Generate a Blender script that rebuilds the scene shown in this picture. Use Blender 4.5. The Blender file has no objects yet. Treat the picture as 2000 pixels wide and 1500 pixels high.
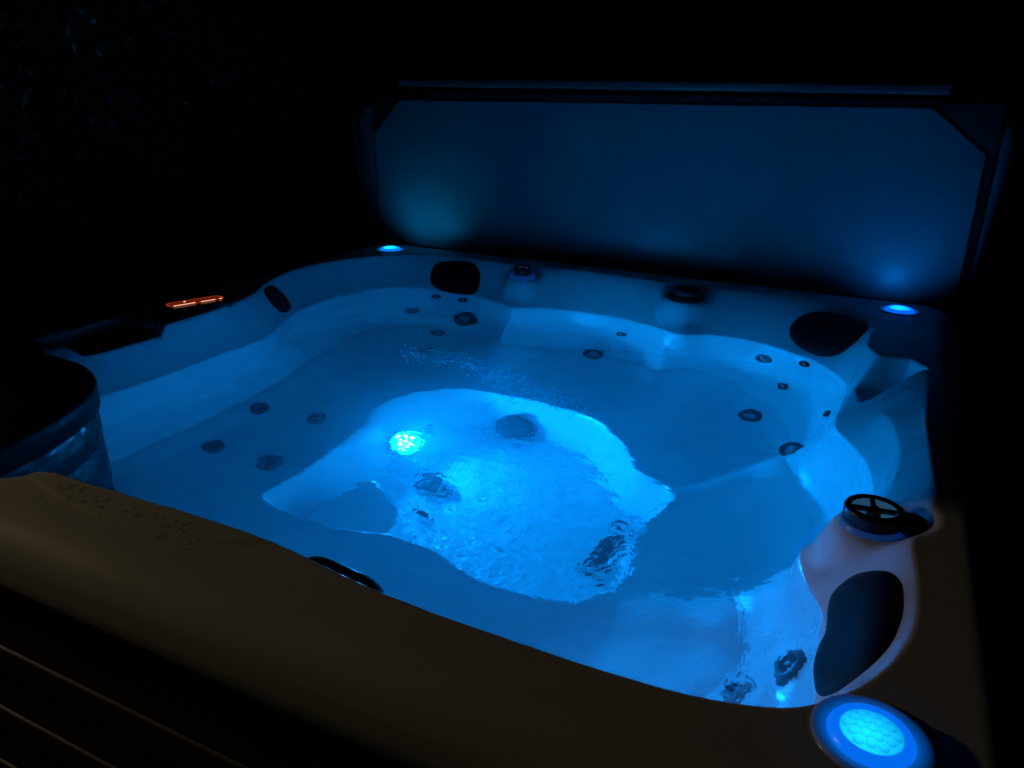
import bpy, bmesh, math, random
import numpy as np
from mathutils import Vector, Matrix

random.seed(7); rng = np.random.default_rng(11)
sc = bpy.context.scene
COL = sc.collection
# ------------------------------------------------------------------ camera
cam = bpy.data.cameras.new('camera'); camo = bpy.data.objects.new('camera', cam); COL.objects.link(camo)
yaw, pitch, roll = 0.450004352, -0.361718896, 0.0192305854
f_ = Vector((-math.sin(yaw)*math.cos(pitch), math.cos(yaw)*math.cos(pitch), math.sin(pitch)))
r_ = Vector((math.cos(yaw), math.sin(yaw), 0)); u_ = r_.cross(f_)
r2 = r_*math.cos(roll)+u_*math.sin(roll); u2 = u_*math.cos(roll)-r_*math.sin(roll)
camo.matrix_world = Matrix(((r2.x, u2.x, -f_.x, .896574664), (r2.y, u2.y, -f_.y, -1.69549051), (r2.z, u2.z, -f_.z, .622256185), (0, 0, 0, 1)))
cam.sensor_width = 36; cam.lens = 36*1497.25/2000; cam.clip_start = .02; cam.clip_end = 300
sc.camera = camo
# ------------------------------------------------------------------ night sky
W = bpy.data.worlds.new('World'); sc.world = W; W.use_nodes = True
bg = W.node_tree.nodes['Background']; bg.inputs[0].default_value = (.35, .6, 1, 1); bg.inputs[1].default_value = .00035
sc.view_settings.view_transform = 'Standard'; sc.view_settings.look = 'None'
sc.view_settings.exposure = 0; sc.view_settings.gamma = 1; sc.view_settings.use_curve_mapping = False
# faint warm light of the house, low behind the camera's left
ll = bpy.data.lights.new('house_light', 'SPOT'); llo = bpy.data.objects.new('house_light', ll); COL.objects.link(llo)
llo.location = (-3.2, -1.35, .68); ll.color = (1, .76, .42); ll.energy = 38
ll.spot_size = math.radians(34); ll.spot_blend = .1; ll.shadow_soft_size = .05
tgt = Vector((-3.2+4*math.cos(math.radians(-4)), -1.30+4*math.sin(math.radians(-4)), .68-4*math.tan(math.radians(14))))
llo.rotation_euler = (tgt-llo.location).to_track_quat('-Z', 'Y').to_euler()
# render settings that belong to the picture
cy = sc.cycles
cy.max_bounces = 28; cy.diffuse_bounces = 20; cy.volume_bounces = 4; cy.glossy_bounces = 8; cy.transmission_bounces = 12; cy.transparent_max_bounces = 8
cy.caustics_refractive = True; cy.caustics_reflective = True; cy.sample_clamp_indirect = 60; cy.blur_glossy = .5
cy.use_denoising = True
ZG = -.92

# ---- HEIGHT BEGIN
def spline(pts, n=10):
    P = np.array(pts, float); N = len(P); out = []
    for i in range(N):
        p0, p1, p2, p3 = P[i-1], P[i], P[(i+1) % N], P[(i+2) % N]
        for k in range(n):
            t = k/n
            out.append(.5*((2*p1)+(-p0+p2)*t+(2*p0-5*p1+4*p2-p3)*t*t+(-p0+3*p1-3*p2+p3)*t**3))
    return np.array(out)

def sdf(poly, X, Y):
    """distance to the closed polyline, positive inside"""
    d = np.full(X.shape, 1e9); ins = np.zeros(X.shape, bool)
    for i in range(len(poly)):
        ax, ay = poly[i]; bx, by = poly[(i+1) % len(poly)]
        ex, ey = bx-ax, by-ay; L = ex*ex+ey*ey
        if L < 1e-12: continue
        t = np.clip(((X-ax)*ex+(Y-ay)*ey)/L, 0, 1)
        dx = X-ax-t*ex; dy = Y-ay-t*ey
        d = np.minimum(d, dx*dx+dy*dy)
        if ay != by:
            c = ((ay > Y) != (by > Y)) & (X < ax+(Y-ay)*ex/ey)
            ins ^= c
    d = np.sqrt(d)
    return np.where(ins, d, -d)

RIM = [(.92,-.94),(.867,-.975),(.76,-1.0),(.57,-1.006),(.37,-1.0),(.19,-.976),(.07,-.97),(-.10,-.975),(-.24,-.98),(-.33,-.985),(-.37,-1.03),(-.46,-1.06),(-.7,-1.07),(-.95,-1.06),(-1.03,-1.0),(-1.04,-.8),(-1.03,-.6),(-.96,-.55),(-.90,-.47),(-.885,-.35),(-.875,-.22),(-.88,-.1),(-.90,.04),(-.93,.14),(-.99,.25),(-1.045,.42),(-1.045,.6),(-.99,.76),(-.895,.89),(-.76,.985),(-.55,.99),(-.36,.965),(-.2,.99),(-.05,1.0),(.15,.985),(.3,.965),(.45,.985),(.6,.985),(.78,.95),(.88,.87),(.91,.74),(.90,.6),(.90,.52),(.93,.45),(.965,.455),(1.01,.40),(1.045,.32),(1.04,.18),(1.035,0),(1.04,-.2),(1.045,-.33),(1.03,-.44),(1.01,-.52),(1.015,-.62),(1.015,-.72),(1.0,-.8),(.965,-.88)]
WATER = [(.90,-.87),(.82,-.925),(.6,-.94),(.3,-.93),(0,-.92),(-.25,-.92),(-.4,-.95),(-.65,-1.0),(-.93,-1.0),(-.97,-.9),(-.95,-.7),(-.87,-.56),(-.85,-.4),(-.85,-.2),(-.85,0),(-.865,.13),(-.93,.26),(-.985,.42),(-.995,.58),(-.965,.76),(-.88,.87),(-.75,.92),(-.58,.915),(-.42,.87),(-.32,.82),(-.24,.865),(-.1,.895),(.06,.885),(.2,.845),(.32,.79),(.40,.83),(.5,.845),(.62,.815),(.76,.72),(.85,.585),(.865,.48),(.86,.35),(.858,.22),(.9,.12),(.94,.03),(.958,-.08),(.955,-.17),(.93,-.27),(.875,-.36),(.852,-.42),(.87,-.5),(.905,-.58),(.905,-.66),(.912,-.74),(.915,-.81)]
SEAT = [(0.756, -0.65), (0.653, -0.743), (0.488, -0.774), (0.283, -0.764), (-0.024, -0.755), (-0.279, -0.757), (-0.533, -0.799), (-0.736, -0.821), (-0.817, -0.729), (-0.806, -0.577), (-0.794, -0.373), (-0.783, -0.17), (-0.781, 0.032), (-0.8, 0.194), (-0.83, 0.355), (-0.849, 0.516), (-0.818, 0.658), (-0.726, 0.759), (-0.604, 0.79), (-0.452, 0.761), (-0.311, 0.661), (-0.24, 0.732), (-0.117, 0.798), (0.015, 0.813), (0.157, 0.774), (0.279, 0.694), (0.36, 0.764), (0.452, 0.795), (0.564, 0.735), (0.655, 0.624), (0.716, 0.504), (0.757, 0.383), (0.762, 0.242), (0.798, 0.131), (0.844, 0.04), (0.864, -0.061), (0.844, -0.162), (0.787, -0.254), (0.736, -0.335), (0.767, -0.426), (0.787, -0.518)]
WELL = [(-0.362, -0.438), (-0.365, -0.266), (-0.374, -0.063), (-0.414, 0.089), (-0.392, 0.221), (-0.285, 0.302), (-0.173, 0.354), (0.011, 0.36), (0.164, 0.33), (0.286, 0.245), (0.388, 0.114), (0.505, 0.026), (0.500, -0.058), (0.484, -0.19), (0.504, -0.311), (0.488, -0.403), (0.416, -0.47), (0.283, -0.475), (0.078, -0.431), (-0.055, -0.452), (-0.229, -0.483), (-0.321, -0.479)]
STEP = [(-0.287, -0.533), (-0.301, -0.391), (-0.291, -0.269), (-0.26, -0.183), (-0.183, -0.203), (-0.102, -0.248), (-0.041, -0.329), (-0.021, -0.41), (-0.022, -0.532)]
OUT = 1.15; CR = .13
ZW, ZS, ZF = -.13, -.495, -.75

def sm(t):
    t = np.clip(t, 0, 1); return t*t*(3-2*t)

def height(X, Y):
    d0 = sdf(spline(RIM, 5), X, Y); d1 = sdf(spline(WATER, 5), X, Y)
    d2 = sdf(spline(SEAT, 5), X, Y); d3 = sdf(spline(WELL, 5), X, Y); d4 = sdf(spline(STEP, 5), X, Y)
    Z = np.zeros(X.shape)
    # rim rounding into the wall, wall to the waterline, wall to the seats
    t = d0/(np.abs(d0)+np.abs(d1)+1e-9)
    t = np.clip(t, 0, 1)
    up = ZW*(.35*t+.65*t**1.5)
    t = np.clip(d0/(np.abs(d0)+np.abs(d1)+1e-9), 0, 1)
    cr = np.where(t < .58, -.040*t/.58, -.040-.09*(t-.58)/.42)
    mk = sm((X-.8)/.1)*sm((.20-Y)/.1)*sm((Y+.30)/.15)
    Z = np.where(d0 > 0, up*(1-mk)+cr*mk, Z)
    t = d1/(np.abs(d1)+np.abs(d2)+1e-9)
    t = np.clip(t, 0, 1)
    lo = ZW+(ZS-ZW)*(t*.22+.78*(1-(1-t)**2))
    Z = np.where(d1 > 0, lo, Z)
    # seats: shallow buckets
    s = sm(d2/.10)
    seat = ZS-.022*s
    for cx, cy, rx, ry, dp in BUCKETS:
        seat = seat-dp*np.exp(-(((X-cx)/rx)**2+((Y-cy)/ry)**2)**1.5)
    Z = np.where(d2 > 0, seat, Z)
    # ridges between neighbouring seats, falling towards the footwell
    for x0, y0, x1, y1, w_, ht in RIDGES:
        ex, ey = x1-x0, y1-y0; tt = np.clip(((X-x0)*ex+(Y-y0)*ey)/(ex*ex+ey*ey), 0, 1)
        q = np.hypot(X-x0-tt*ex, Y-y0-tt*ey)/(w_*(1.15-.5*tt))
        Z = np.where(d1 > 0, Z+ht*(1-.85*tt**1.5)*np.exp(-q**2.2)*sm(-Z*6-1.4), Z)
    # raised near right corner
    q = np.hypot((X-.74)/.24, (Y+.74)/.22)
    Z = np.where(d1 > 0, Z+.085*sm((1.55-q)/1.2)*sm(-Z*5-1), Z)
    # footwell
    bul = np.exp(-(((X+.36)/.09)**2+((Y-.03)/.15)**2))
    w = sm((d3+.012)/(.055+.10*bul))
    Z = np.where(d2 > 0, Z*(1-w)+ZF*w, Z)
    hs = sm((d4+.006)/.035)
    Z = np.where((d3 > 0) & (Z < -.60), np.maximum(Z, ZF*(1-hs)+(-.605)*hs), Z)
    # control side: recess in the left rim
    yy = np.minimum((Y+.53)/.03, (-.26-Y)/.03)
    r = np.minimum(np.minimum((X+1.03)/.03, (-.905-X)/.012), yy)
    Z = np.where((X < -.7) & (yy > 0) & (d1 < 0), np.minimum(Z, -.026*sm(np.minimum(yy, (X+1.06)/.03))), Z)
    Z = np.where((d0 < 0), Z-.04*sm(r), Z)
    # flat pads that carry the diverter knobs
    for cx, cy, rr, zz in PADS:
        q = np.sqrt((X-cx)**2+(Y-cy)**2)
        k = sm((rr+.05-q)/.05)
        Z = np.where(d0 > -.1, Z*(1-k)+np.where(Z < zz-.0, np.maximum(Z, zz-.0), np.minimum(Z, zz))*k, Z)
    # pocket behind the ridge between the two right-hand seats
    dp_ = sdf(np.array(POCKET), X, Y)
    k = sm((dp_+.012)/.024)*(d1 < 0)
    Z = Z*(1-k)+np.minimum(Z, -.088)*k
    # outer lip
    ax = np.maximum(np.abs(X)-(OUT-CR), 0); ay = np.maximum(np.abs(Y)-(OUT-CR), 0)
    inner = np.minimum(OUT-np.abs(X), OUT-np.abs(Y))
    de = np.where((ax > 0) & (ay > 0), CR-np.hypot(ax, ay), inner)
    lip = 1-np.sqrt(np.clip(1-np.clip((.075-de)/.075, 0, 1)**2, 0, 1))
    Z = Z-.075*lip*(d0 < 0)
    # very low raised pad on the near rim beside the filter bay
    k = sm((.30-np.abs(X+.14))/.05)*sm((Y+1.045-.06*((X+.12)/.3)**2)/.010)
    Z = np.where(d0 < 0, Z+.0014*k, Z)
    return Z
BUCKETS = [(.05,.53,.22,.17,.05),(.52,.34,.2,.24,.05),(.68,-.2,.16,.17,.045),(-.55,.35,.2,.25,.045),(-.57,-.25,.16,.28,.03),(.3,-.66,.3,.1,.02)]
POCKET = [(.868,.30),(.93,.30),(1.035,.385),(1.0,.445),(.965,.445),(.90,.415),(.868,.40)]
RIDGES = [(.285,.71,.24,.40,.13,.085),(.775,.22,.54,.03,.10,.085),(-.31,.68,-.2,.42,.09,.08),(.77,-.40,.54,-.44,.08,.07),(-.84,.20,-.5,.16,.09,.05)]
PADS = [(-.335,.93,.045,-.035),(.3,.93,.06,-.035),(.958,-.43,.048,-.034)]
# ---- HEIGHT END
# ------------------------------------------------------------------ helpers
def tag(o, label=None, cat=None, group=None, kind=None):
    if label: o['label'] = label
    if cat: o['category'] = cat
    if group: o['group'] = group
    if kind: o['kind'] = kind
    return o

def empty(name, loc=(0, 0, 0)):
    o = bpy.data.objects.new(name, None); o.location = loc; COL.objects.link(o); return o

def link(name, me, mat=None, parent=None, mtx=None, smooth=True):
    o = bpy.data.objects.new(name, me); COL.objects.link(o)
    if mat and not me.materials: me.materials.append(mat)
    if smooth:
        me.polygons.foreach_set('use_smooth', [True]*len(me.polygons))
    o.parent = parent
    if parent is not None:
        pm = PM[parent.name] if parent.name in PM else Matrix()
        w = mtx or Matrix()
        o.matrix_local = pm.inverted() @ w
        PM[o.name] = w
    elif mtx: o.matrix_world = mtx
    return o
PM = {}

def mesh(name, V, F):
    me = bpy.data.meshes.new(name); me.from_pydata([tuple(v) for v in V], [], F); me.update(); return me

def frame(c, n, up=(0, 0, 1), spin=0):
    n = Vector(n).normalized(); up = Vector(up)
    if abs(n.dot(up)) > .98: up = Vector((0, 1, 0))
    t = up.cross(n).normalized(); b = n.cross(t)
    if spin:
        q = Matrix.Rotation(spin, 3, n); t = q @ t; b = q @ b
    return Matrix(((t.x, b.x, n.x, c[0]), (t.y, b.y, n.y, c[1]), (t.z, b.z, n.z, c[2]), (0, 0, 0, 1)))

def lathe(name, prof, seg=40):
    """revolve (r, z) about local z; profile ordered from the middle top outwards"""
    V = []; F = []; rows = []
    for r, z in prof:
        if r < 1e-6: rows.append([len(V)]); V.append((0, 0, z))
        else:
            rows.append(list(range(len(V), len(V)+seg)))
            V += [(r*math.cos(2*math.pi*k/seg), r*math.sin(2*math.pi*k/seg), z) for k in range(seg)]
    for a, b in zip(rows, rows[1:]):
        for k in range(seg):
            k2 = (k+1) % seg
            if len(a) == 1: F.append((a[0], b[k], b[k2]))
            elif len(b) == 1: F.append((a[k], b[0], a[k2]))
            else: F.append((a[k], b[k], b[k2], a[k2]))
    return mesh(name, V, F)

def boxes(name, lst, bevel=.003, seg=2):
    """lst of (cx,cy,cz,sx,sy,sz[,rotz])"""
    bm = bmesh.new()
    for q in lst:
        cx, cy, cz, sx, sy, sz = q[:6]; a = q[6] if len(q) > 6 else 0
        m = Matrix.Translation((cx, cy, cz)) @ Matrix.Rotation(a, 4, 'Z') @ Matrix.Diagonal((sx, sy, sz, 1))
        bmesh.ops.create_cube(bm, size=1, matrix=m)
    if bevel: bmesh.ops.bevel(bm, geom=bm.edges[:], offset=bevel, segments=seg, profile=.5, affect='EDGES')
    me = bpy.data.meshes.new(name); bm.to_mesh(me); bm.free(); return me

def prism(name, pts, depth, bevel=0, seg=3):
    """outline in local xy, extruded from z=0 down to -depth; bevel on the top edge"""
    bm = bmesh.new()
    top = [bm.verts.new((x, y, 0)) for x, y in pts]; f = bm.faces.new(top)
    r = bmesh.ops.extrude_face_region(bm, geom=[f])
    vs = [v for v in r['geom'] if isinstance(v, bmesh.types.BMVert)]
    bmesh.ops.translate(bm, verts=vs, vec=(0, 0, -depth))
    bmesh.ops.recalc_face_normals(bm, faces=bm.faces[:])
    if bevel:
        e = [e for e in bm.edges if all(abs(v.co.z) < 1e-6 for v in e.verts)]
        bmesh.ops.bevel(bm, geom=e, offset=bevel, segments=seg, profile=.5, affect='EDGES')
    me = bpy.data.meshes.new(name); bm.to_mesh(me); bm.free(); return me

# ------------------------------------------------------------------ materials
def mat(name, col, rough=.5, spec=.5, metal=0, noise=0, nscale=30, bump=0, bscale=200, coat=0, emit=None, estr=0, rvar=0):
    m = bpy.data.materials.new(name); m.use_nodes = True; nt = m.node_tree; N = nt.nodes; L = nt.links
    b = N['Principled BSDF']
    b.inputs['Base Color'].default_value = (*col, 1); b.inputs['Roughness'].default_value = rough
    b.inputs['Specular IOR Level'].default_value = spec; b.inputs['Metallic'].default_value = metal
    b.inputs['Coat Weight'].default_value = coat; b.inputs['Coat Roughness'].default_value = .08
    tc = N.new('ShaderNodeTexCoord')
    if noise or rvar:
        n = N.new('ShaderNodeTexNoise'); n.inputs['Scale'].default_value = nscale; n.inputs['Detail'].default_value = 6
        L.new(tc.outputs['Object'], n.inputs['Vector'])
    if noise:
        mx = N.new('ShaderNodeMix'); mx.data_type = 'RGBA'
        mx.inputs[6].default_value = (*[c*(1-noise) for c in col], 1); mx.inputs[7].default_value = (*[min(1, c*(1+noise)) for c in col], 1)
        L.new(n.outputs['Fac'], mx.inputs[0]); L.new(mx.outputs[2], b.inputs['Base Color'])
    if rvar:
        mr = N.new('ShaderNodeMapRange'); mr.inputs[1].default_value = .3; mr.inputs[2].default_value = .7
        mr.inputs[3].default_value = max(.02, rough-rvar); mr.inputs[4].default_value = rough+rvar
        L.new(n.outputs['Fac'], mr.inputs[0]); L.new(mr.outputs[0], b.inputs['Roughness'])
    if bump:
        n2 = N.new('ShaderNodeTexNoise'); n2.inputs['Scale'].default_value = bscale; n2.inputs['Detail'].default_value = 4
        bp = N.new('ShaderNodeBump'); bp.inputs['Strength'].default_value = bump; bp.inputs['Distance'].default_value = .002
        L.new(tc.outputs['Object'], n2.inputs['Vector']); L.new(n2.outputs['Fac'], bp.inputs['Height']); L.new(bp.outputs[0], b.inputs['Normal'])
    if emit:
        b.inputs['Emission Color'].default_value = (*emit, 1); b.inputs['Emission Strength'].default_value = estr
    return m
ACR = mat('acrylic_shell', (.90, .90, .92), .28, .42, noise=.03, nscale=5, rvar=.06)
# bump added to the footwell floor to imitate rippled caustic light
nt = ACR.node_tree; N = nt.nodes; L = nt.links; B_ = N['Principled BSDF']
tc = N.new('ShaderNodeTexCoord'); sp_ = N.new('ShaderNodeSeparateXYZ'); L.new(tc.outputs['Object'], sp_.inputs[0])
mr_ = N.new('ShaderNodeMapRange'); mr_.inputs[1].default_value = -.735; mr_.inputs[2].default_value = -.748; mr_.inputs[3].default_value = 0; mr_.inputs[4].default_value = 1
L.new(sp_.outputs['Z'], mr_.inputs[0])
n_ = N.new('ShaderNodeTexNoise'); n_.inputs['Scale'].default_value = 38; n_.inputs['Detail'].default_value = 3; n_.inputs['Distortion'].default_value = .8
L.new(tc.outputs['Object'], n_.inputs['Vector'])
mu_ = N.new('ShaderNodeMath'); mu_.operation = 'MULTIPLY'; L.new(n_.outputs['Fac'], mu_.inputs[0]); L.new(mr_.outputs[0], mu_.inputs[1])
bp_ = N.new('ShaderNodeBump'); bp_.inputs['Distance'].default_value = .018; L.new(mu_.outputs[0], bp_.inputs['Height']); L.new(bp_.outputs[0], B_.inputs['Normal'])
BLK = mat('black_plastic', (.018, .019, .022), .28, .5, noise=.2, nscale=40)
BLKW = mat('wet_black', (.008, .008, .01), .22, .12)
GRY2 = mat('pale_plastic', (.42, .44, .47), .3, .3)
BLKR = mat('black_headrest', (.010, .010, .012), .5, .3, bump=.15, bscale=350)
CHR = mat('grey_trim', (.25, .26, .28), .2, .6, metal=.9)
GRY = mat('grey_plastic', (.17, .18, .2), .3, .5)
VIN = mat('cover_vinyl', (.022, .022, .024), .42, .4, noise=.25, nscale=12, bump=.5, bscale=260, rvar=.1)
FLP = mat('flap_vinyl', (.15, .15, .17), .4, .4, noise=.3, nscale=8, bump=.5, bscale=60)
LIN = mat('cover_liner', (.205, .215, .235), .42, .4, noise=.14, nscale=2.5, bump=1, bscale=5, rvar=.12)
LIDM = mat('filter_lid', (.008, .008, .010), .45, .12, noise=.15)
BRD = mat('composite_board', (.12, .092, .07), .5, .35, noise=.3, nscale=9, bump=.15, bscale=60)
LEAF = mat('hedge_leaf', (.06, .09, .04), .25, .4, noise=.45, nscale=18)
BARK = mat('hedge_stem', (.06, .05, .04), .8, .3, noise=.3)
GRD = mat('ground', (.045, .045, .042), .9, .3, noise=.4, nscale=6, bump=1, bscale=40)
LAMP = mat('lamp_glass', (.02, .03, .05), .2, .5, emit=(.0, .26, 1), estr=700)
LEDS = mat('lamp_led', (.02, .03, .05), .2, .5, emit=(.003, .35, 1), estr=430)
def wet(name, tint=(1, 1, 1), rough=0.0):
    m = bpy.data.materials.new(name); m.use_nodes = True; nt = m.node_tree; nt.nodes.clear()
    o = nt.nodes.new('ShaderNodeOutputMaterial'); g = nt.nodes.new('ShaderNodeBsdfGlass')
    g.inputs['Color'].default_value = (*tint, 1); g.inputs['Roughness'].default_value = rough; g.inputs['IOR'].default_value = 1.33
    nt.links.new(g.outputs[0], o.inputs[0]); return m, g
WAT, wg = wet('spa_water')
vs = WAT.node_tree.nodes.new('ShaderNodeVolumeScatter'); vs.inputs['Color'].default_value = (.7, .9, 1, 1); vs.inputs['Density'].default_value = .24; vs.inputs['Anisotropy'].default_value = .2
WAT.node_tree.links.new(vs.outputs[0], WAT.node_tree.nodes['Material Output'].inputs[1])
DROP = mat('water_drop', (.9, .88, .85), .06, .6, coat=1)
for k_, v_ in (('Subsurface Weight', 1), ('Subsurface Radius', (1, 1, 1)), ('Subsurface Scale', .004), ('Alpha', .42)): DROP.node_tree.nodes['Principled BSDF'].inputs[k_].default_value = v_
BUB = mat('bubble_film', (.85, .9, .95), .08, .6, coat=1)
# ripples: fine waves, strongest over the footwell and the near right seat
nt = WAT.node_tree; N = nt.nodes; L = nt.links
tc = N.new('ShaderNodeTexCoord')
def noise_node(scale, sx, sy, rot, det, dist=0):
    mp = N.new('ShaderNodeMapping'); mp.inputs['Scale'].default_value = (sx, sy, 1); mp.inputs['Rotation'].default_value = (0, 0, rot)
    n = N.new('ShaderNodeTexNoise'); n.inputs['Scale'].default_value = scale; n.inputs['Detail'].default_value = det; n.inputs['Distortion'].default_value = dist
    L.new(tc.outputs['Object'], mp.inputs[0]); L.new(mp.outputs[0], n.inputs['Vector']); return n
def mth(op, a, b=None, clamp=False):
    n = N.new('ShaderNodeMath'); n.operation = op; n.use_clamp = clamp
    for i, v in enumerate((a, b)):
        if v is None: continue
        if isinstance(v, (int, float)): n.inputs[i].default_value = v
        else: L.new(v, n.inputs[i])
    return n.outputs[0]
def spot_mask(x, y, r):
    d = N.new('ShaderNodeVectorMath'); d.operation = 'DISTANCE'; L.new(tc.outputs['Object'], d.inputs[0]); d.inputs[1].default_value = (x, y, -.13)
    mr = N.new('ShaderNodeMapRange'); mr.interpolation_type = 'SMOOTHSTEP'; mr.inputs[1].default_value = r; mr.inputs[2].default_value = r*.25
    L.new(d.outputs['Value'], mr.inputs[0]); return mr.outputs[0]
fine = noise_node(34, 1, .75, .5, 3, .6); mid = noise_node(14, .8, 1.5, .3, 2, .3); big = noise_node(5, 1, 1, 0, 2)
mk = mth('ADD', mth('MULTIPLY', spot_mask(.34, -.42, .42), 1.3), mth('MULTIPLY', spot_mask(.74, -.66, .36), 2.3))
mk = mth('ADD', mk, mth('MULTIPLY', spot_mask(-.02, .2, .3), 1.2))
mk = mth('ADD', mk, mth('MULTIPLY', spot_mask(-.4, .6, .22), .9))
mk = mth('ADD', mk, mth('MULTIPLY', spot_mask(-.05, -.45, .35), .45))
mk = mth('ADD', mk, .06)
h = mth('ADD', mth('MULTIPLY', mth('MULTIPLY', fine.outputs['Fac'], mk), .0014), mth('MULTIPLY', mid.outputs['Fac'], mth('MULTIPLY', mth('ADD', mk, .10), .0019)))
h = mth('ADD', h, mth('MULTIPLY', big.outputs['Fac'], .006))
bmp = N.new('ShaderNodeBump'); bmp.inputs['Strength'].default_value = 1; bmp.inputs['Distance'].default_value = 1
L.new(h, bmp.inputs['Height']); L.new(bmp.outputs[0], wg.inputs['Normal'])

# ------------------------------------------------------------------ ground
g = mesh('ground', [(-60, -60, ZG), (60, -60, ZG), (60, 60, ZG), (-60, 60, ZG)], [(0, 1, 2, 3)])
tag(link('ground', g, GRD, smooth=False), kind='structure')

# ------------------------------------------------------------------ hot tub shell
NG = 561
gx = np.linspace(-OUT, OUT, NG); X, Y = np.meshgrid(gx, gx, indexing='ij')
H = height(X, Y)
JETS = [(-0.537,0.844,(-0.17,-0.89,0.42),0.056,'BLKW','large black directional jet in the back left corner seat'),
 (-0.774,0.824,(0.37,-0.77,0.53),0.031,'GRY',None),
 (-0.707,0.905,(0.05,-0.93,0.35),0.021,'BLKW',None),
 (-0.581,0.901,(-0.14,-0.94,0.32),0.021,'BLKW',None),
 (-0.610,0.739,(0.01,-0.30,0.96),0.031,'GRY',None),
 (-0.546,0.573,(-0.01,-0.19,0.98),0.031,'GRY',None),
 (0.097,0.853,(-0.25,-0.93,0.28),0.021,'BLKW',None),
 (0.013,0.802,(-0.04,-0.13,0.99),0.038,'BLKW',None),
 (0.600,0.800,(-0.42,-0.86,0.29),0.031,'BLKW',None),
 (0.733,0.731,(-0.64,-0.70,0.33),0.021,'BLKW',None),
 (0.681,0.700,(-0.64,-0.63,0.44),0.021,'BLKW',None),
 (0.613,0.567,(-0.30,-0.28,0.91),0.038,'BLKW',None),
 (0.833,0.438,(-0.94,-0.04,0.34),0.021,'BLKW',None),
 (0.765,0.330,(-0.60,-0.30,0.74),0.038,'BLKW',None),
 (-0.719,-0.100,(0.38,-0.05,0.92),0.031,'BLKW',None),
 (-0.534,-0.061,(-0.06,-0.08,1.00),0.031,'BLKW',None),
 (-0.665,-0.337,(0.15,0.04,0.99),0.031,'BLKW',None),
 (-0.485,-0.315,(-0.13,0.03,0.99),0.031,'BLKW',None),
 (0.877,-0.653,(-0.88,0.06,0.47),0.038,'GRY',None),
 (0.805,-0.656,(-0.75,0.31,0.59),0.031,'GRY2',None)]
# the shell is flat where a jet is seated
for jx, jy, jn, jr, *_ in JETS:
    z0 = float(H[int(round((jx+OUT)/(2*OUT)*(NG-1))), int(round((jy+OUT)/(2*OUT)*(NG-1)))])
    pl = z0-(jn[0]*(X-jx)+jn[1]*(Y-jy))/max(jn[2], .22)
    q = np.sqrt((X-jx)**2+(Y-jy)**2+(pl-z0)**2)
    k = sm((jr*1.9-q)/(jr*.8)); H = H*(1-k)+pl*k
# corners of the grid are pulled onto the rounded outline
ax = np.abs(X)-(OUT-CR); ay = np.abs(Y)-(OUT-CR); hyp = np.hypot(ax, ay)
out = (ax > 0) & (ay > 0) & (hyp > CR)
XX = np.where(out, np.sign(X)*((OUT-CR)+ax/np.maximum(hyp, 1e-6)*CR), X); YY = np.where(out, np.sign(Y)*((OUT-CR)+ay/np.maximum(hyp, 1e-6)*CR), Y)
def hz(x, y):
    i = np.clip((x+OUT)/(2*OUT)*(NG-1), 0, NG-1.001); j = np.clip((y+OUT)/(2*OUT)*(NG-1), 0, NG-1.001)
    a = i.astype(int); b = j.astype(int); u = i-a; v = j-b
    return (H[a, b]*(1-u)+H[a+1, b]*u)*(1-v)+(H[a, b+1]*(1-u)+H[a+1, b+1]*u)*v
def grid_mesh(name, XX, YY, ZZ, keep=None):
    n, m = XX.shape
    co = np.stack([XX, YY, ZZ], -1).reshape(-1, 3).astype(np.float32)
    idx = np.arange(n*m).reshape(n, m)
    q = np.stack([idx[:-1, :-1], idx[1:, :-1], idx[1:, 1:], idx[:-1, 1:]], -1).reshape(-1, 4)
    if keep is not None:
        k = keep[:-1, :-1] | keep[1:, :-1] | keep[1:, 1:] | keep[:-1, 1:]
        q = q[k.reshape(-1)]
        used = np.unique(q); mp = np.full(n*m, -1); mp[used] = np.arange(len(used)); q = mp[q]; co = co[used]
    me = bpy.data.meshes.new(name)
    me.vertices.add(len(co)); me.vertices.foreach_set('co', co.ravel())
    me.loops.add(q.size); me.loops.foreach_set('vertex_index', q.ravel().astype(np.int32))
    me.polygons.add(len(q)); me.polygons.foreach_set('loop_start', np.arange(0, q.size, 4, dtype=np.int32))
    me.update(calc_edges=True); me.validate(); return me
tub = empty('hot_tub', (0, 0, ZG)); PM[tub.name] = Matrix.Translation((0, 0, ZG))
tag(tub, 'square acrylic hot tub glowing blue from its underwater lamp, with black headrests and jets', 'hot tub')
# the drop of the lip is added as an extra outer ring by the outline below
sh = grid_mesh('shell', XX, YY, H)
link('shell', sh, ACR, tub)
# lip apron: follows the rounded outline down to the boards
ring = []
nC = 12
for cxs, cys, a0 in ((1, 1, 0), (-1, 1, 90), (-1, -1, 180), (1, -1, 270)):
    for k in range(nC+1):
        a = math.radians(a0+90*k/nC); ring.append(((OUT-CR)*cxs+CR*math.cos(a), (OUT-CR)*cys+CR*math.sin(a)))
prof = [(0, -.074), (.001, -.085), (0, -.098), (-.006, -.106), (-.03, -.108)]
V = []; F = []; n = len(ring)
cen = []
for cxs, cys, a0 in ((1, 1, 0), (-1, 1, 90), (-1, -1, 180), (1, -1, 270)):
    for k in range(nC+1):
        a = math.radians(a0+90*k/nC); cen.append((math.cos(a), math.sin(a)))
for o_, z in prof:
    V += [(ring[i][0]+cen[i][0]*o_, ring[i][1]+cen[i][1]*o_, z) for i in range(n)]
for r in range(len(prof)-1):
    for i in range(n): j = (i+1) % n; F.append((r*n+i, (r+1)*n+i, (r+1)*n+j, r*n+j))
link('rim_apron', mesh('rim_apron', V, F), ACR, tub)
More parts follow.
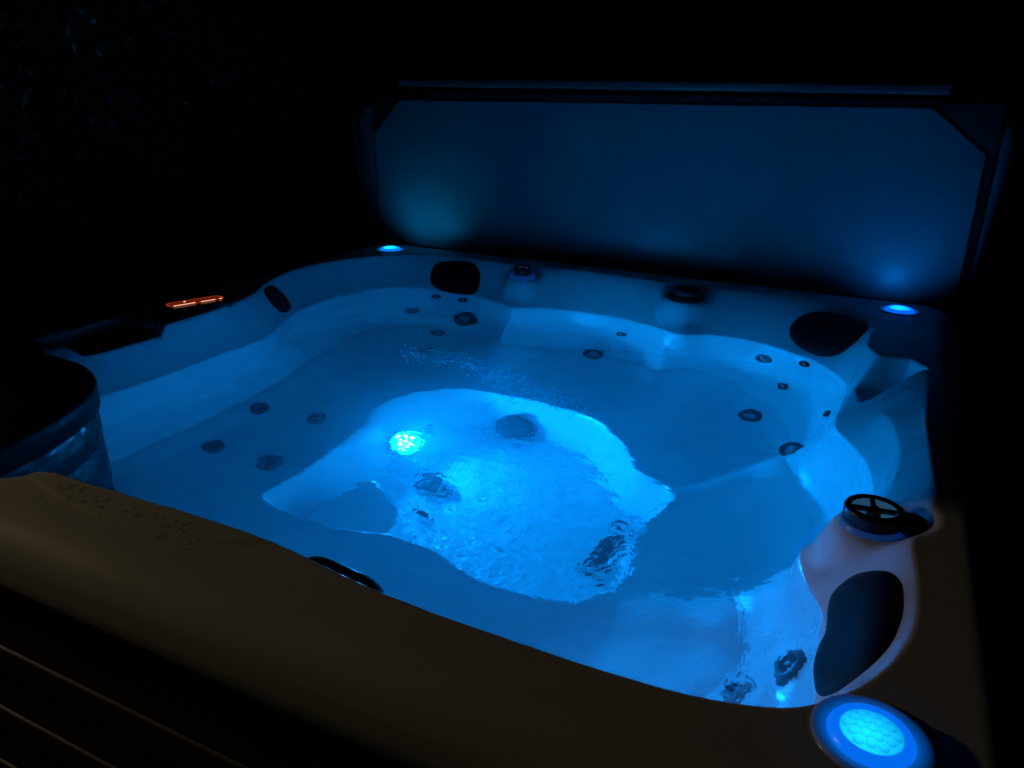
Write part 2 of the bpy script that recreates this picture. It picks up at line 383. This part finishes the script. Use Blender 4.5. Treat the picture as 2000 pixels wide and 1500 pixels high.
# cabinet boards, 75 mm each, on four sides, with corner posts
S = OUT-.035
bme = boxes('skirt_board', [(0, 0, 0, 2*(S-.06), .022, .069)], .005, 2)
for side in range(4):
    for k in range(11):
        z = -.1455-.075*k
        if z < ZG+.03: break
        push = .0 if k % 2 else .0035
        m = Matrix.Rotation(math.pi/2*side, 4, 'Z') @ Matrix.Translation((0, -S-push, z))
        link('skirt_board', bme, BRD, tub, m, smooth=False)
pme = boxes('corner_post', [(0, 0, 0, .075, .075, .80)], .02, 3)
for sx in (-1, 1):
    for sy in (-1, 1): link('corner_post', pme, BRD, tub, Matrix.Translation((sx*(S-.03), sy*(S-.03), -.515)))
link('cabinet_frame', boxes('cabinet_frame', [(0, -S+.03, -.52, 2*S-.15, .012, .78), (0, S-.03, -.52, 2*S-.15, .012, .78), (-S+.03, 0, -.52, .012, 2*S-.15, .78), (S-.03, 0, -.52, .012, 2*S-.15, .78)], 0), BLK, tub)

# ------------------------------------------------------------------ jets
def jet_meshes(r):
    ringm = lathe('jet', [(r*.5, -.006), (r*.56, .003), (r*.72, .006), (r*.92, .004), (r, -.002), (r*1.03, -.3*r), (r*1.08, -.7*r)], 32)
    # scalloped inside: a cup with a crossed nozzle
    cup = lathe('jet_cup', [(0, -.010), (r*.4, -.009), (r*.56, -.002)], 28)
    bm = bmesh.new(); bmesh.ops.create_cone(bm, cap_ends=True, radius1=r*.20, radius2=r*.15, depth=.012, segments=16, matrix=Matrix.Translation((0, 0, -.002)))
    bmesh.ops.create_cone(bm, cap_ends=False, radius1=r*.44, radius2=r*.38, depth=.010, segments=20, matrix=Matrix.Translation((0, 0, -.001)))
    for a in range(3):
        bmesh.ops.create_cube(bm, size=1, matrix=Matrix.Rotation(a*math.pi/3*2, 4, 'Z') @ Matrix.Translation((r*.34, 0, -.003)) @ Matrix.Diagonal((r*.34, r*.08, .003, 1)))
    nz = bpy.data.meshes.new('nozzle'); bm.to_mesh(nz); bm.free()
    return ringm, cup, nz
JM = {r: jet_meshes(r) for r in (.021, .031, .038, .056)}
def place_jet(x, y, n, r, m, lab=None):
    z = float(hz(np.array(x), np.array(y)))
    a, c, nz = JM[r]
    if not a.materials: a.materials.append(m)
    fr = frame((x, y, z), n) @ Matrix.Translation((0, 0, r*.12))
    j = link('jet', a.copy() if m is not BLKW else a, None, tub, fr)
    if m is not BLKW: j.data.materials.clear(); j.data.materials.append(m)
    link('jet_cup', c, BLKW if m is BLKW else GRY, j, fr); link('nozzle', nz, GRY2 if m is BLKW else GRY, j, fr, smooth=False)
    if lab: j['label'] = lab
for jx, jy, jn, jr, jm, jl in JETS: place_jet(jx, jy, jn, jr, {'BLKW': BLKW, 'GRY': GRY, 'GRY2': GRY2}[jm], jl)

# footwell fittings
def grille_disc(name, r, n_rings, c, n, lab):
    fr = frame(c, n)
    o = link(name, lathe(name, [(r*.9, .006), (r*.95, .009), (r, .006), (r*1.02, -.01)], 48), BLKW, tub, fr)
    o['label'] = lab
    link('backing', lathe('backing', [(0, .005), (r*.92, .003)], 32), BLKW, o, fr)
    bm = bmesh.new()
    k = 0
    for q in range(n_rings):
        rr = r*.85*(q+.6)/n_rings; m = max(4, int(rr*2*math.pi/.020))
        for a in range(m):
            an = 2*math.pi*a/m+q*.3
            bmesh.ops.create_icosphere(bm, subdivisions=1, radius=.0027, matrix=Matrix.Translation((rr*math.cos(an), rr*math.sin(an), .0065)))
    me = bpy.data.meshes.new('grille_studs'); bm.to_mesh(me); bm.free()
    g_ = link('grille_studs', me, CHR, o, fr); g_['kind'] = 'stuff'
grille_disc('drain_cover', .068, 5, (-.058, .312, -.690), (0, -.95, .31), 'round black drain cover on the back wall of the footwell')
grille_disc('suction_cover', .050, 3, (-.146, -.038, -.738), (0, 0, 1), 'round black suction cover on the footwell floor')
o = link('floor_jet', prism('floor_jet', [(.045*math.cos(a), .014*math.sin(a)) for a in np.linspace(0, 2*math.pi, 24, endpoint=False)], .02, .004), BLKW, tub, Matrix.Translation((-.098, -.176, -.740)) @ Matrix.Rotation(-.6, 4, 'Z'))
o = link('wall_stud', lathe('wall_stud', [(0, .014), (.012, .013), (.017, .008), (.018, -.01)], 20), BLKW, tub, frame((-.318, .219, -.744), (.4, -.5, .75)))
# long foot grille with slats
fr = Matrix.Translation((.400, -.094, -.742)) @ Matrix.Rotation(math.radians(83), 4, 'Z')
o = link('foot_grille', boxes('foot_grille', [(0, 0, 0, .18, .05, .014)], .004), BLKW, tub, fr); o['label'] = 'long dark foot grille at the right of the footwell floor'
sl = boxes('slat', [(0, 0, 0, .007, .042, .01)], .0015, 1)
for k in range(10): link('slat', sl, BLKW, o, fr @ Matrix.Translation((-.076+.0169*k, 0, .009)), smooth=False)

# underwater lamp on the left wall of the footwell
fr = frame((-.305, .043, -.668), (.72, -.14, .68))
ul = link('underwater_lamp', lathe('underwater_lamp', [(.048, .010), (.049, .028), (.053, .031), (.060, .026), (.064, .008), (.07, -.02), (.085, -.08)], 40), GRY2, tub, fr)
ul['label'] = 'round lit underwater lamp in the footwell'
link('lens', lathe('lens', [(0, .018), (.02, .017), (.036, .014), (.047, .011)], 36), LAMP, ul, fr)
led = lathe('led', [(0, .005), (.006, .004), (.0085, 0)], 14)
for a in range(7):
    rr = 0 if a == 0 else .026
    link('led', led, LEDS, ul, fr @ Matrix.Translation((rr*math.cos(a*math.pi/3), rr*math.sin(a*math.pi/3), .0165)))

# ------------------------------------------------------------------ headrests: padded shapes lying on the shell wall
def drape_pad(c, n, a, b, th, e=2.6, kidney=0, spin=0, lab=None, egg=0, mtl=None, name='headrest', outline=None):
    z0 = float(hz(np.array(c[0]), np.array(c[1])))
    fr = frame((c[0], c[1], c[2]), n, spin=spin)
    T = np.array(fr.col[0][:3]); U = np.array(fr.col[1][:3]); Nn = np.array(fr.col[2][:3]); C0 = np.array(c, float)
    nr, ns = 12, 72
    V = []; F = []
    rad = np.concatenate([[0], np.linspace(.15, .8, 7), [.88, .94, .98, 1.0]])
    prof_ = [1]+[(1-(r**3.4))**.5 if r < 1 else 0 for r in rad[1:]]
    pts = []
    for r, pz in zip(rad, prof_):
        for k in range(ns):
            an = 2*math.pi*k/ns; ca, sa = math.cos(an), math.sin(an)
            s = (abs(ca)**e+abs(sa)**e)**(-1/e)
            u, v = a*r*s*ca, b*r*s*sa
            if outline is not None:
                o_ = outline[k % ns]; u, v = o_[0]*r, o_[1]*r
            pts.append((u, v, pz*th))
    P = np.array(pts); base = C0+P[:, :1]*T+P[:, 1:2]*U
    for it in range(30):
        f = base[:, 2]-hz(base[:, 0], base[:, 1])
        base = base-Nn*(np.clip(f*max(Nn[2], .3), -.02, .02))[:, None]*.7
    # follow the wall smoothly: low-order fit of the depth along the normal
    d = (base-C0) @ Nn; uu = P[:, 0]/a; vv = P[:, 1]/b
    A = np.stack([np.ones_like(uu), uu, vv, uu*uu, uu*vv, vv*vv, uu**3, vv**3], 1)
    co, *_ = np.linalg.lstsq(A, d, rcond=None); d2 = A @ co
    d2 = np.clip(d2, -.05, .05)
    W3 = C0+P[:, :1]*T+P[:, 1:2]*U+Nn*(d2+P[:, 2]-.006)[:, None]
    V = [tuple(w) for w in W3]
    for i in range(len(rad)-1):
        for k in range(ns):
            k2 = (k+1) % ns; F.append((i*ns+k, (i+1)*ns+k, (i+1)*ns+k2, i*ns+k2))
    # skirt going into the shell
    m0 = len(V); last = (len(rad)-1)*ns
    V += [tuple(W3[last+k]-Nn*.02) for k in range(ns)]
    for k in range(ns): k2 = (k+1) % ns; F.append((last+k, m0+k, m0+k2, last+k2))
    o = link(name, mesh(name, V, F), mtl or BLKR, tub)
    if lab: o['label'] = lab
    return o
def pad_outline(uv, ns=72):
    c = spline(uv, 12); d = np.concatenate([[0], np.cumsum(np.hypot(*np.diff(np.vstack([c, c[:1]]), axis=0).T))])
    t = np.linspace(0, d[-1], ns, endpoint=False); cc = np.vstack([c, c[:1]])
    P = np.stack([np.interp(t, d, cc[:, 0]), np.interp(t, d, cc[:, 1])], 1)
    return P if np.sum(P[:, 0]*np.roll(P[:, 1], -1)-P[:, 1]*np.roll(P[:, 0], -1)) > 0 else P[::-1]
drape_pad((-.645, .942, -.078), (0, -.87, .49), .125, .075, .022, outline=pad_outline([(-.115,.012),(-.098,.052),(-.023,.075),(.062,.075),(.11,.038),(.128,-.034),(.1,-.06),(.01,-.078),(-.07,-.054),(-.108,-.029)]), lab='rounded square headrest on the back wall, left end')
drape_pad((-.968, .278, -.061), (.82, .37, .44), .08, .055, .016, outline=pad_outline([(-.065,.056),(.011,.054),(.051,.022),(.074,-.029),(.064,-.056),(-.004,-.052),(-.05,-.022),(-.082,.027)]), lab='oval headrest on the left wall')
drape_pad((.79, .81, -.062), (-.52, -.62, .58), .14, .088, .030, 2.3, lab='wide oval headrest in the back right corner')
drape_pad((.949, -.679, -.069), (-.8, -.02, .6), .15, .085, .022, outline=pad_outline([(-.081,-.057),(-.12,-.05),(-.136,-.026),(-.134,.008),(-.099,.055),(-.049,.077),(.01,.079),(.063,.073),(.114,.060),(.145,.036),(.143,-.008),(.103,-.062),(.048,-.080),(.011,-.076),(-.021,-.059)]), lab='large kidney-shaped headrest beside the near right corner light')
drape_pad((.268, -.918, -.024), (-.08, .8, .5), .072, .042, .03, 2.2, lab='slim headrest hanging on the near wall')

# ------------------------------------------------------------------ diverter knobs
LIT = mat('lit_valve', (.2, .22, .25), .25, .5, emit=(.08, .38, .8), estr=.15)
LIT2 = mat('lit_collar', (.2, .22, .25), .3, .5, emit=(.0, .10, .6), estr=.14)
def knob(c, r, hgt, tab=None, lab='', base_r=0, spin=0, lit=True):
    m = Matrix.Translation(c) @ Matrix.Rotation(spin, 4, 'Z')
    # hollow wheel: outer drum with an open top, hub and spokes inside
    o = link('diverter_knob', lathe('diverter_knob', [(r*.74, hgt*.45), (r*.76, hgt*.96), (r*.84, hgt), (r*.95, hgt*.95), (r, hgt*.8), (r*.99, .002), (r*.9, 0)], 48), BLK, tub, m)
    o['label'] = lab
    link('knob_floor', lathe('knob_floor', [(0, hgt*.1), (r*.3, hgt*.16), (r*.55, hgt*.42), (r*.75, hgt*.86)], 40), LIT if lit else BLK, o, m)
    sp = [(0, 0, hgt*.8, 1.5*r, .17*r, hgt*.22, math.pi/2*a+.1) for a in range(2)]
    link('spokes', boxes('spokes', sp, .002, 2), BLK, o, m)
    link('hub', lathe('hub', [(0, hgt*.95), (r*.16, hgt*.93), (r*.24, hgt*.8), (r*.25, hgt*.4)], 24), BLK, o, m)
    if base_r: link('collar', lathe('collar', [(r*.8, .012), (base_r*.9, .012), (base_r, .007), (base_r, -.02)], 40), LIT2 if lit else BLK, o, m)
    if tab:
        w, l = tab
        pts = [(r*.7, -w), (l-w, -w)]+[(l-w+w*math.cos(a), w*math.sin(a)) for a in np.linspace(-math.pi/2+.2, math.pi/2-.2, 10)]+[(l-w, w), (r*.7, w)]
        link('knob_tab', prism('knob_tab', pts, hgt*.6, .004), BLK, o, m @ Matrix.Translation((0, 0, hgt*.78)))
knob((.954, -.436, -.036), .047, .037, (.021, .078), 'black diverter knob with a tab on the right side of the rim', .050, spin=.05)
knob((-.335, .925, -.034), .034, .040, None, 'small black diverter knob at the middle of the back rim', .050)
knob((.30, .925, -.034), .05, .036, None, 'black diverter knob in a recess of the back rim', .064, lit=False)

# ------------------------------------------------------------------ corner lights
def corner_light(x, y, hue, pw, ring_s, lens_s, lab):
    m = Matrix.Translation((x, y, 0.0))
    RING = mat('light_ring', (.03, .05, .09), .25, .5, emit=(0, hue*.62, 1), estr=ring_s)
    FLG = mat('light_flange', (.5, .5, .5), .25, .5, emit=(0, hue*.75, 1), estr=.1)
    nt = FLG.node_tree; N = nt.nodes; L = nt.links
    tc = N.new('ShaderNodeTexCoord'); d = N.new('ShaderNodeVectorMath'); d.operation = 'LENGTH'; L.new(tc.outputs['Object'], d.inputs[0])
    m2 = N.new('ShaderNodeMapRange'); m2.inputs[1].default_value = .043; m2.inputs[2].default_value = .060; m2.inputs[3].default_value = .34; m2.inputs[4].default_value = .015  # flange emission fades outward, imitating the lens's halo on the rim
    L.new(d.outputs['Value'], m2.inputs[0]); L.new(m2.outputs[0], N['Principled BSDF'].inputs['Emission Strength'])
    LENS = mat('light_lens', (.03, .05, .06), .15, .6, emit=(0.004, hue*1.75, 1), estr=lens_s)
    nt = LENS.node_tree; N = nt.nodes; L = nt.links; B = N['Principled BSDF']
    ge = N.new('ShaderNodeNewGeometry'); sx = N.new('ShaderNodeSeparateXYZ'); L.new(ge.outputs['Normal'], sx.inputs[0])
    mr = N.new('ShaderNodeMapRange'); mr.inputs[1].default_value = .62; mr.inputs[2].default_value = 1; mr.inputs[3].default_value = .62; mr.inputs[4].default_value = 1.1
    L.new(sx.outputs['Z'], mr.inputs[0])
    tc = N.new('ShaderNodeTexCoord'); d = N.new('ShaderNodeVectorMath'); d.operation = 'DISTANCE'; L.new(tc.outputs['Object'], d.inputs[0]); d.inputs[1].default_value = (-.006, -.012, .01)
    m2 = N.new('ShaderNodeMapRange'); m2.inputs[1].default_value = 0; m2.inputs[2].default_value = .042; m2.inputs[3].default_value = lens_s*1.7; m2.inputs[4].default_value = lens_s*.6
    L.new(d.outputs['Value'], m2.inputs[0])
    mu = N.new('ShaderNodeMath'); mu.operation = 'MULTIPLY'; L.new(mr.outputs[0], mu.inputs[0]); L.new(m2.outputs[0], mu.inputs[1]); L.new(mu.outputs[0], B.inputs['Emission Strength'])
    o = link('corner_light', lathe('corner_light', [(.042, .0012), (.046, .0013), (.052, .0028), (.056, .0036), (.059, .0024), (.061, -.004)], 56), FLG, tub, m)
    o['label'] = lab
    link('light_ring', lathe('light_ring', [(.031, .007), (.0325, .0095), (.036, .0105), (.040, .0085), (.043, .0035), (.0435, .001)], 56), RING, o, m)
    # dimpled lens
    nn = 70; g1 = np.linspace(-.0315, .0315, nn); A, B = np.meshgrid(g1, g1, indexing='ij'); R = np.hypot(A, B)
    Z = .0080+.004*(1-(R/.031)**2)
    for i in range(-3, 4):
        for j in range(-3, 4):
            cx = .0118*(i+.5*(j % 2)); cyy = .0102*j
            if math.hypot(cx, cyy) > .027: continue
            d = np.hypot(A-cx, B-cyy)/.0056; Z = Z+.0026*np.sqrt(np.clip(1-d*d, 0, 1))
    sc_ = np.where(R > .0315, .0315/np.maximum(R, 1e-6), 1)
    link('lens', grid_mesh('lens', A*sc_, B*sc_, np.where(R > .0315, .006, Z)), LENS, o, m)
    l = bpy.data.lights.new('corner_lamp', 'SPOT'); lo = bpy.data.objects.new('corner_lamp', l); COL.objects.link(lo)
    lo.location = (x, y, .018); lo.rotation_euler = Vector((.12*(-1 if x > 0 else 1)*(y > 0), .75*(1 if y > 0 else 0), .66)).to_track_quat('-Z', 'Y').to_euler()
    l.spot_size = math.radians(112); l.spot_blend = 1
    l.shadow_soft_size = .001; l.color = (0, hue*1.2, 1); l.energy = pw
    return o
corner_light(.97, -.97, .27, .6, .85, 1.15, 'nearest corner light with a dimpled cyan lens')
corner_light(.97, .97, .20, 1.6, 1.0, 1.6, 'blue corner light at the back right of the rim')
corner_light(-.97, .97, .34, 1.35, 1.0, 1.6, 'cyan corner light at the back left of the rim')

# ------------------------------------------------------------------ control panel with orange backlight
ORG = mat('orange_backlight', (.05, .01, .005), .4, .4, emit=(1, .12, .025), estr=.42)
HOT = mat('led_white_orange', (.05, .02, .01), .4, .4, emit=(1, .5, .3), estr=1.6)
DIM = mat('red_display', (.05, .01, .005), .3, .5, emit=(1, .07, .01), estr=.10)
m = Matrix.Translation((-.972, -.068, .004)) @ Matrix.Rotation(math.atan2(.16, .06), 4, 'Z')
def rrect(w, h_, r, k=6):
    P = []
    for sx, sy, a0 in ((1, 1, 0), (-1, 1, 90), (-1, -1, 180), (1, -1, 270)):
        for i in range(k+1):
            a = math.radians(a0+90*i/k); P.append((sx*(w/2-r)+r*math.cos(a), sy*(h_/2-r)+r*math.sin(a)))
    return P
cp = link('control_panel', prism('control_panel', rrect(.20, .10, .03), .03, .004), BLK, tub, m @ Matrix.Translation((0, -.014, .006)))
cp['label'] = 'topside control panel with orange backlit outlines'
link('display', prism('display', rrect(.172, .052, .022), .002, .0006), DIM, cp, m @ Matrix.Translation((0, 0, .0075)))
def outline(w, h_, r, t_, a, b):
    P = rrect(w, h_, r, 8); Q = rrect(w-2*t_, h_-2*t_, max(r-t_, .001), 8); n_ = len(P)
    V = [(x, y, 0) for x, y in P]+[(x, y, 0) for x, y in Q]
    F = [(i, (i+1) % n_, n_+(i+1) % n_, n_+i) for i in range(n_) if a <= i < b]
    return mesh('outline', V, F)
z9 = Matrix.Translation((0, 0, .0085))
link('light_outline', outline(.168, .048, .02, .0028, 0, 99), ORG, cp, m @ z9)
link('light_strip', boxes('light_strip', [(-.045, -.0245, 0, .06, .003, .001), (.03, -.0245, 0, .045, .003, .001), (.07, -.0235, 0, .006, .005, .001), (-.012, -.0235, 0, .006, .005, .001)], 0), HOT, cp, m @ Matrix.Translation((0, 0, .0095)))
link('status_led', lathe('status_led', [(0, .001), (.003, .0008), (.0038, 0)], 12), HOT, cp, m @ Matrix.Translation((-.03, .006, .0095)))
bt = outline(.024, .016, .007, .0018, 0, 99)
for k in range(4): link('button', bt, ORG if k in (1, 2) else DIM, cp, m @ Matrix.Translation((-.052+.037*k, .003, .0092)))

# ------------------------------------------------------------------ filter lid and basket in the near left corner
lid = [(-1.02,-.60),(-.95,-.588),(-.87,-.585),(-.78,-.592),(-.70,-.62),(-.63,-.665),(-.575,-.73),(-.53,-.81),(-.50,-.90),(-.485,-1.0),(-.485,-1.035),(-1.02,-1.035)]
lp = [tuple(p) for p in spline(lid, 5)]
fl = link('filter_lid', prism('filter_lid', lp, .055, .010, 4), LIDM, tub, Matrix.Translation((0, 0, .004)))
fl['label'] = 'large black filter lid in the near left corner of the tub'
cxm, cym = -.78, -.86
bas = [(cxm+(x-cxm)*.965, cym+(y-cym)*.965) for x, y in lp]
V = []; F = []; nb = len(bas)
zs = [-.052-.012*k for k in range(32)]
for i, z in enumerate(zs):
    s = 1+(.003 if i % 2 else -.003)
    V += [(cxm+(x-cxm)*(s+.010*((q//2+i//2) % 2)+rng.uniform(0, .004)), cym+(y-cym)*(s+.010*((q//2+i//2) % 2)), z) for q, (x, y) in enumerate(bas)]
for r in range(len(zs)-1):
    for i in range(nb): j = (i+1) % nb; F.append((r*nb+i, (r+1)*nb+i, (r+1)*nb+j, r*nb+j))
link('filter_basket', mesh('filter_basket', V, F), BLK, tub, smooth=False)

# ------------------------------------------------------------------ water
wx = np.linspace(-1.08, 1.08, 361); WX, WY = np.meshgrid(wx, wx, indexing='ij')
dW = sdf(spline(WATER, 5), WX, WY)
WZ = np.full(WX.shape, ZW)
for k in range(26):
    a = rng.uniform(0, 2*math.pi); lam = rng.uniform(.05, .35); kk = 2*math.pi/lam
    WZ += .00016*(lam/.2)*np.sin(kk*(WX*math.cos(a)+WY*math.sin(a))+rng.uniform(0, 6.28))
wm = grid_mesh('water', WX, WY, WZ, dW > -.014)
tag(link('water', wm, WAT), kind='structure')

# froth of small bubbles drifting on the surface
def blob_mesh(name, items, sub=1, flat=1.0):
    bm = bmesh.new(); bmesh.ops.create_icosphere(bm, subdivisions=sub, radius=1)
    bv = np.array([v.co[:] for v in bm.verts]); bf = np.array([[v.index for v in f.verts] for f in bm.faces]); bm.free()
    VV = []; FF = []
    for i, (x, y, z, rx, ry, rz) in enumerate(items):
        VV.append(bv*np.array([rx, ry, rz])+np.array([x, y, z])); FF.append(bf+i*len(bv))
    V = np.concatenate(VV); F = np.concatenate(FF)
    return mesh(name, V.tolist(), F.tolist())
it = []
for _ in range(1300):
    t = rng.random(); x = -.38+.62*t+rng.normal(0, .05); y = .18+.05*math.sin(t*5)+rng.normal(0, .035)-.10*t
    r = abs(rng.normal(0, .0011))+.0013
    it.append((x, y, ZW+.0006-(rng.random() < .5)*rng.uniform(0, .02), r, r, r*.8))
for _ in range(160):
    x, y = rng.uniform(-.6, .8), rng.uniform(-.85, .8); r = rng.uniform(.0007, .0018)
    if sdf(spline(WATER, 3), np.array([x]), np.array([y]))[0] > .03: it.append((x, y, ZW+.0006, r, r, r*.7))
tag(link('bubbles', blob_mesh('bubbles', it), BUB), 'tiny bubbles drifting on the water between the back seats and the footwell', 'bubbles', kind='stuff')
# drops lying on the near rim
it = []
for _ in range(60):
    t = rng.random(); x = -.27+.33*t+rng.normal(0, .012); y = -1.045+.055*rng.random()+.0*t
    if rng.random() < .6: y = -.99-.028*rng.random()
    if x > .03: continue
    r = rng.uniform(.0015, .0052); it.append((x, y, -.004+.0, r*rng.uniform(.8, 1.5), r*rng.uniform(.7, 1.1), r*.17))
for x, y in ((.055, -1.03), (.065, -1.045), (.075, -1.055), (.06, -1.02)): it.append((x, y, .0, .004, .003, .0007))
it = [(x, y, float(hz(np.array(x), np.array(y))), a, b, c) for x, y, z, a, b, c in it]
tag(link('water_droplets', blob_mesh('water_droplets', it, 2), DROP), 'water droplets lying on the near rim of the tub', 'droplets', kind='stuff')

# ------------------------------------------------------------------ folded cover standing behind the tub
cv = empty('spa_cover', (0, 1.27, ZG)); PM[cv.name] = Matrix.Translation((0, 1.27, ZG))
tag(cv, 'dark folded spa cover standing upright behind the tub', 'cover')
bot = -.50
def wallpanel(name, pts, y0, th, m, bev=.004, lab=None):
    # outline in xz at plane y0, thickness backwards
    me = prism(name, pts, th, bev)
    mtx = Matrix(((1, 0, 0, 0), (0, 0, -1, y0), (0, 1, 0, 0), (0, 0, 0, 1)))
    o = link(name, me, m, cv, mtx)
    if lab: o['label'] = lab
    return o
wallpanel('front_slab', [(-1.205, bot), (1.165, bot), (1.165, .635), (-1.205, .628)], 1.208, .085, VIN, .012)
wallpanel('liner_panel', [(-1.185, bot+.02), (1.145, bot+.02), (1.130, .470), (.955, .604), (-1.055, .590), (-1.192, .450)], 1.2, .006, LIN, .002, 'grey inner liner with two cut corners')
wallpanel('corner_patch', [(1.138, .478), (1.158, .50), (1.155, .628), (.962, .617)], 1.199, .006, VIN, .002)
wallpanel('corner_patch', [(-1.198, .462), (-1.066, .602), (-1.2, .618)], 1.199, .006, VIN, .002)
wallpanel('back_slab', [(-1.19, bot), (1.15, bot), (1.15, .64), (-1.19, .632)], 1.298, .09, VIN, .012)
# hinge strip and its piping, along the top
link('hinge_strip', boxes('hinge_strip', [(-.03, 1.205, .660, 2.06, .030, .034)], .010, 3), mat('piping_vinyl', (.075, .075, .075), .35, .5, bump=.5, bscale=60, noise=.3, nscale=20), cv)
# side flaps, slightly flared sheets with real thickness
def flap(sx, x0, pts, lab):
    V = []; F = []; nz_ = len(pts); nu = 7
    for lay in (0, 1):
        for z, w, dy in pts:
            for i in range(nu):
                u = i/(nu-1); V.append((x0+sx*w*u, 1.21+dy*u*u+lay*.012, z+(-.02*u*u if z > .5 else 0)))
    o_ = nz_*nu
    for r in range(nz_-1):
        for i in range(nu-1):
            q = (r*nu+i, r*nu+i+1, (r+1)*nu+i+1, (r+1)*nu+i)
            F.append(q if sx > 0 else q[::-1]); q2 = tuple(o_+k for k in q[::-1]); F.append(q2 if sx > 0 else q2[::-1])
    edge = [r*nu+nu-1 for r in range(nz_)]
    for a, b in zip(edge, edge[1:]): F.append((a, o_+a, o_+b, b))
    top = [(nz_-1)*nu+i for i in range(nu)]
    for a, b in zip(top, top[1:]): F.append((a, b, o_+b, o_+a))
    l_ = link('side_flap', mesh('side_flap', V, F), FLP, cv); l_['label'] = lab
flap(-1, -1.205, [(-.5, .05, .03), (-.05, .10, .05), (.2, .13, .06), (.4, .15, .06), (.5, .155, .06), (.545, .13, .05), (.56, .09, .04)], 'left side flap of the cover')
flap(1, 1.165, [(-.5, .01, .02), (-.05, .02, .03), (.2, .04, .04), (.4, .055, .04), (.5, .06, .04), (.545, .05, .04), (.56, .03, .03)], 'right side flap of the cover')
for sx in (-1, 1):
    link('lifter_bracket', boxes('lifter_bracket', [(sx*1.17, 1.25, -.72, .03, .12, .4), (sx*1.17, 1.25, -.535, .05, .25, .03)], .004), BLK, cv)

# ------------------------------------------------------------------ hedge
hd = empty('hedge', (-2.2, 1.5, ZG)); PM[hd.name] = Matrix.Translation((-2.2, 1.5, ZG))
tag(hd, 'tall leafy hedge in the dark to the left behind the hot tub', 'hedge')
n = 38000
ly = rng.uniform(-.1, 5.5, n); lz = rng.uniform(ZG+.05, 2.0, n)
dep = .16*np.sin(ly*3.1+1.3*np.sin(lz*2.3))+.1*np.sin(ly*8+lz*6)+.06*np.sin(lz*13+ly*3)
lx = -2.0+dep+rng.exponential(.09, n)*-1
lz += (lz > 1.7)*rng.uniform(-.3, .25, n)
N3 = rng.normal(0, 1, (n, 3))+np.array([1.1, 0, .5]); N3 /= np.linalg.norm(N3, axis=1)[:, None]
T3 = np.cross(N3, rng.normal(0, 1, (n, 3))); T3 /= np.linalg.norm(T3, axis=1)[:, None]; B3 = np.cross(N3, T3)
ln = rng.uniform(.018, .036, n)[:, None]; wd = ln*rng.uniform(.38, .55, n)[:, None]
C3 = np.stack([lx, ly, lz], 1)
Vh = np.stack([C3-T3*ln, C3-T3*ln*.2+B3*wd+N3*.006, C3+T3*ln, C3-T3*ln*.2-B3*wd+N3*.006, C3-T3*ln*.1-N3*.004], 1).reshape(-1, 3)
base = (np.arange(n)*5)[:, None]
Fh = np.concatenate([base+[0, 4, 1], base+[4, 2, 1], base+[0, 3, 4], base+[3, 2, 4]]).tolist()
o = link('foliage', mesh('foliage', Vh.tolist(), Fh), LEAF, hd, smooth=False); o['kind'] = 'stuff'
for k in range(12):
    y = .1+.45*k; V = []; F = []
    for i in range(7):
        z = ZG+i*.42; r = .03*(1-i*.11)
        V += [(-2.27+.06*math.sin(i*1.3+k)+r*math.cos(a), y+.08*math.sin(i*.9+2*k)+r*math.sin(a), z) for a in np.linspace(0, 2*math.pi, 7, endpoint=False)]
    for i in range(6):
        for a in range(7): b = (a+1) % 7; F.append((i*7+a, i*7+b, i*7+7+b, i*7+7+a))
    link('stem', mesh('stem', V, F), BARK, hd)
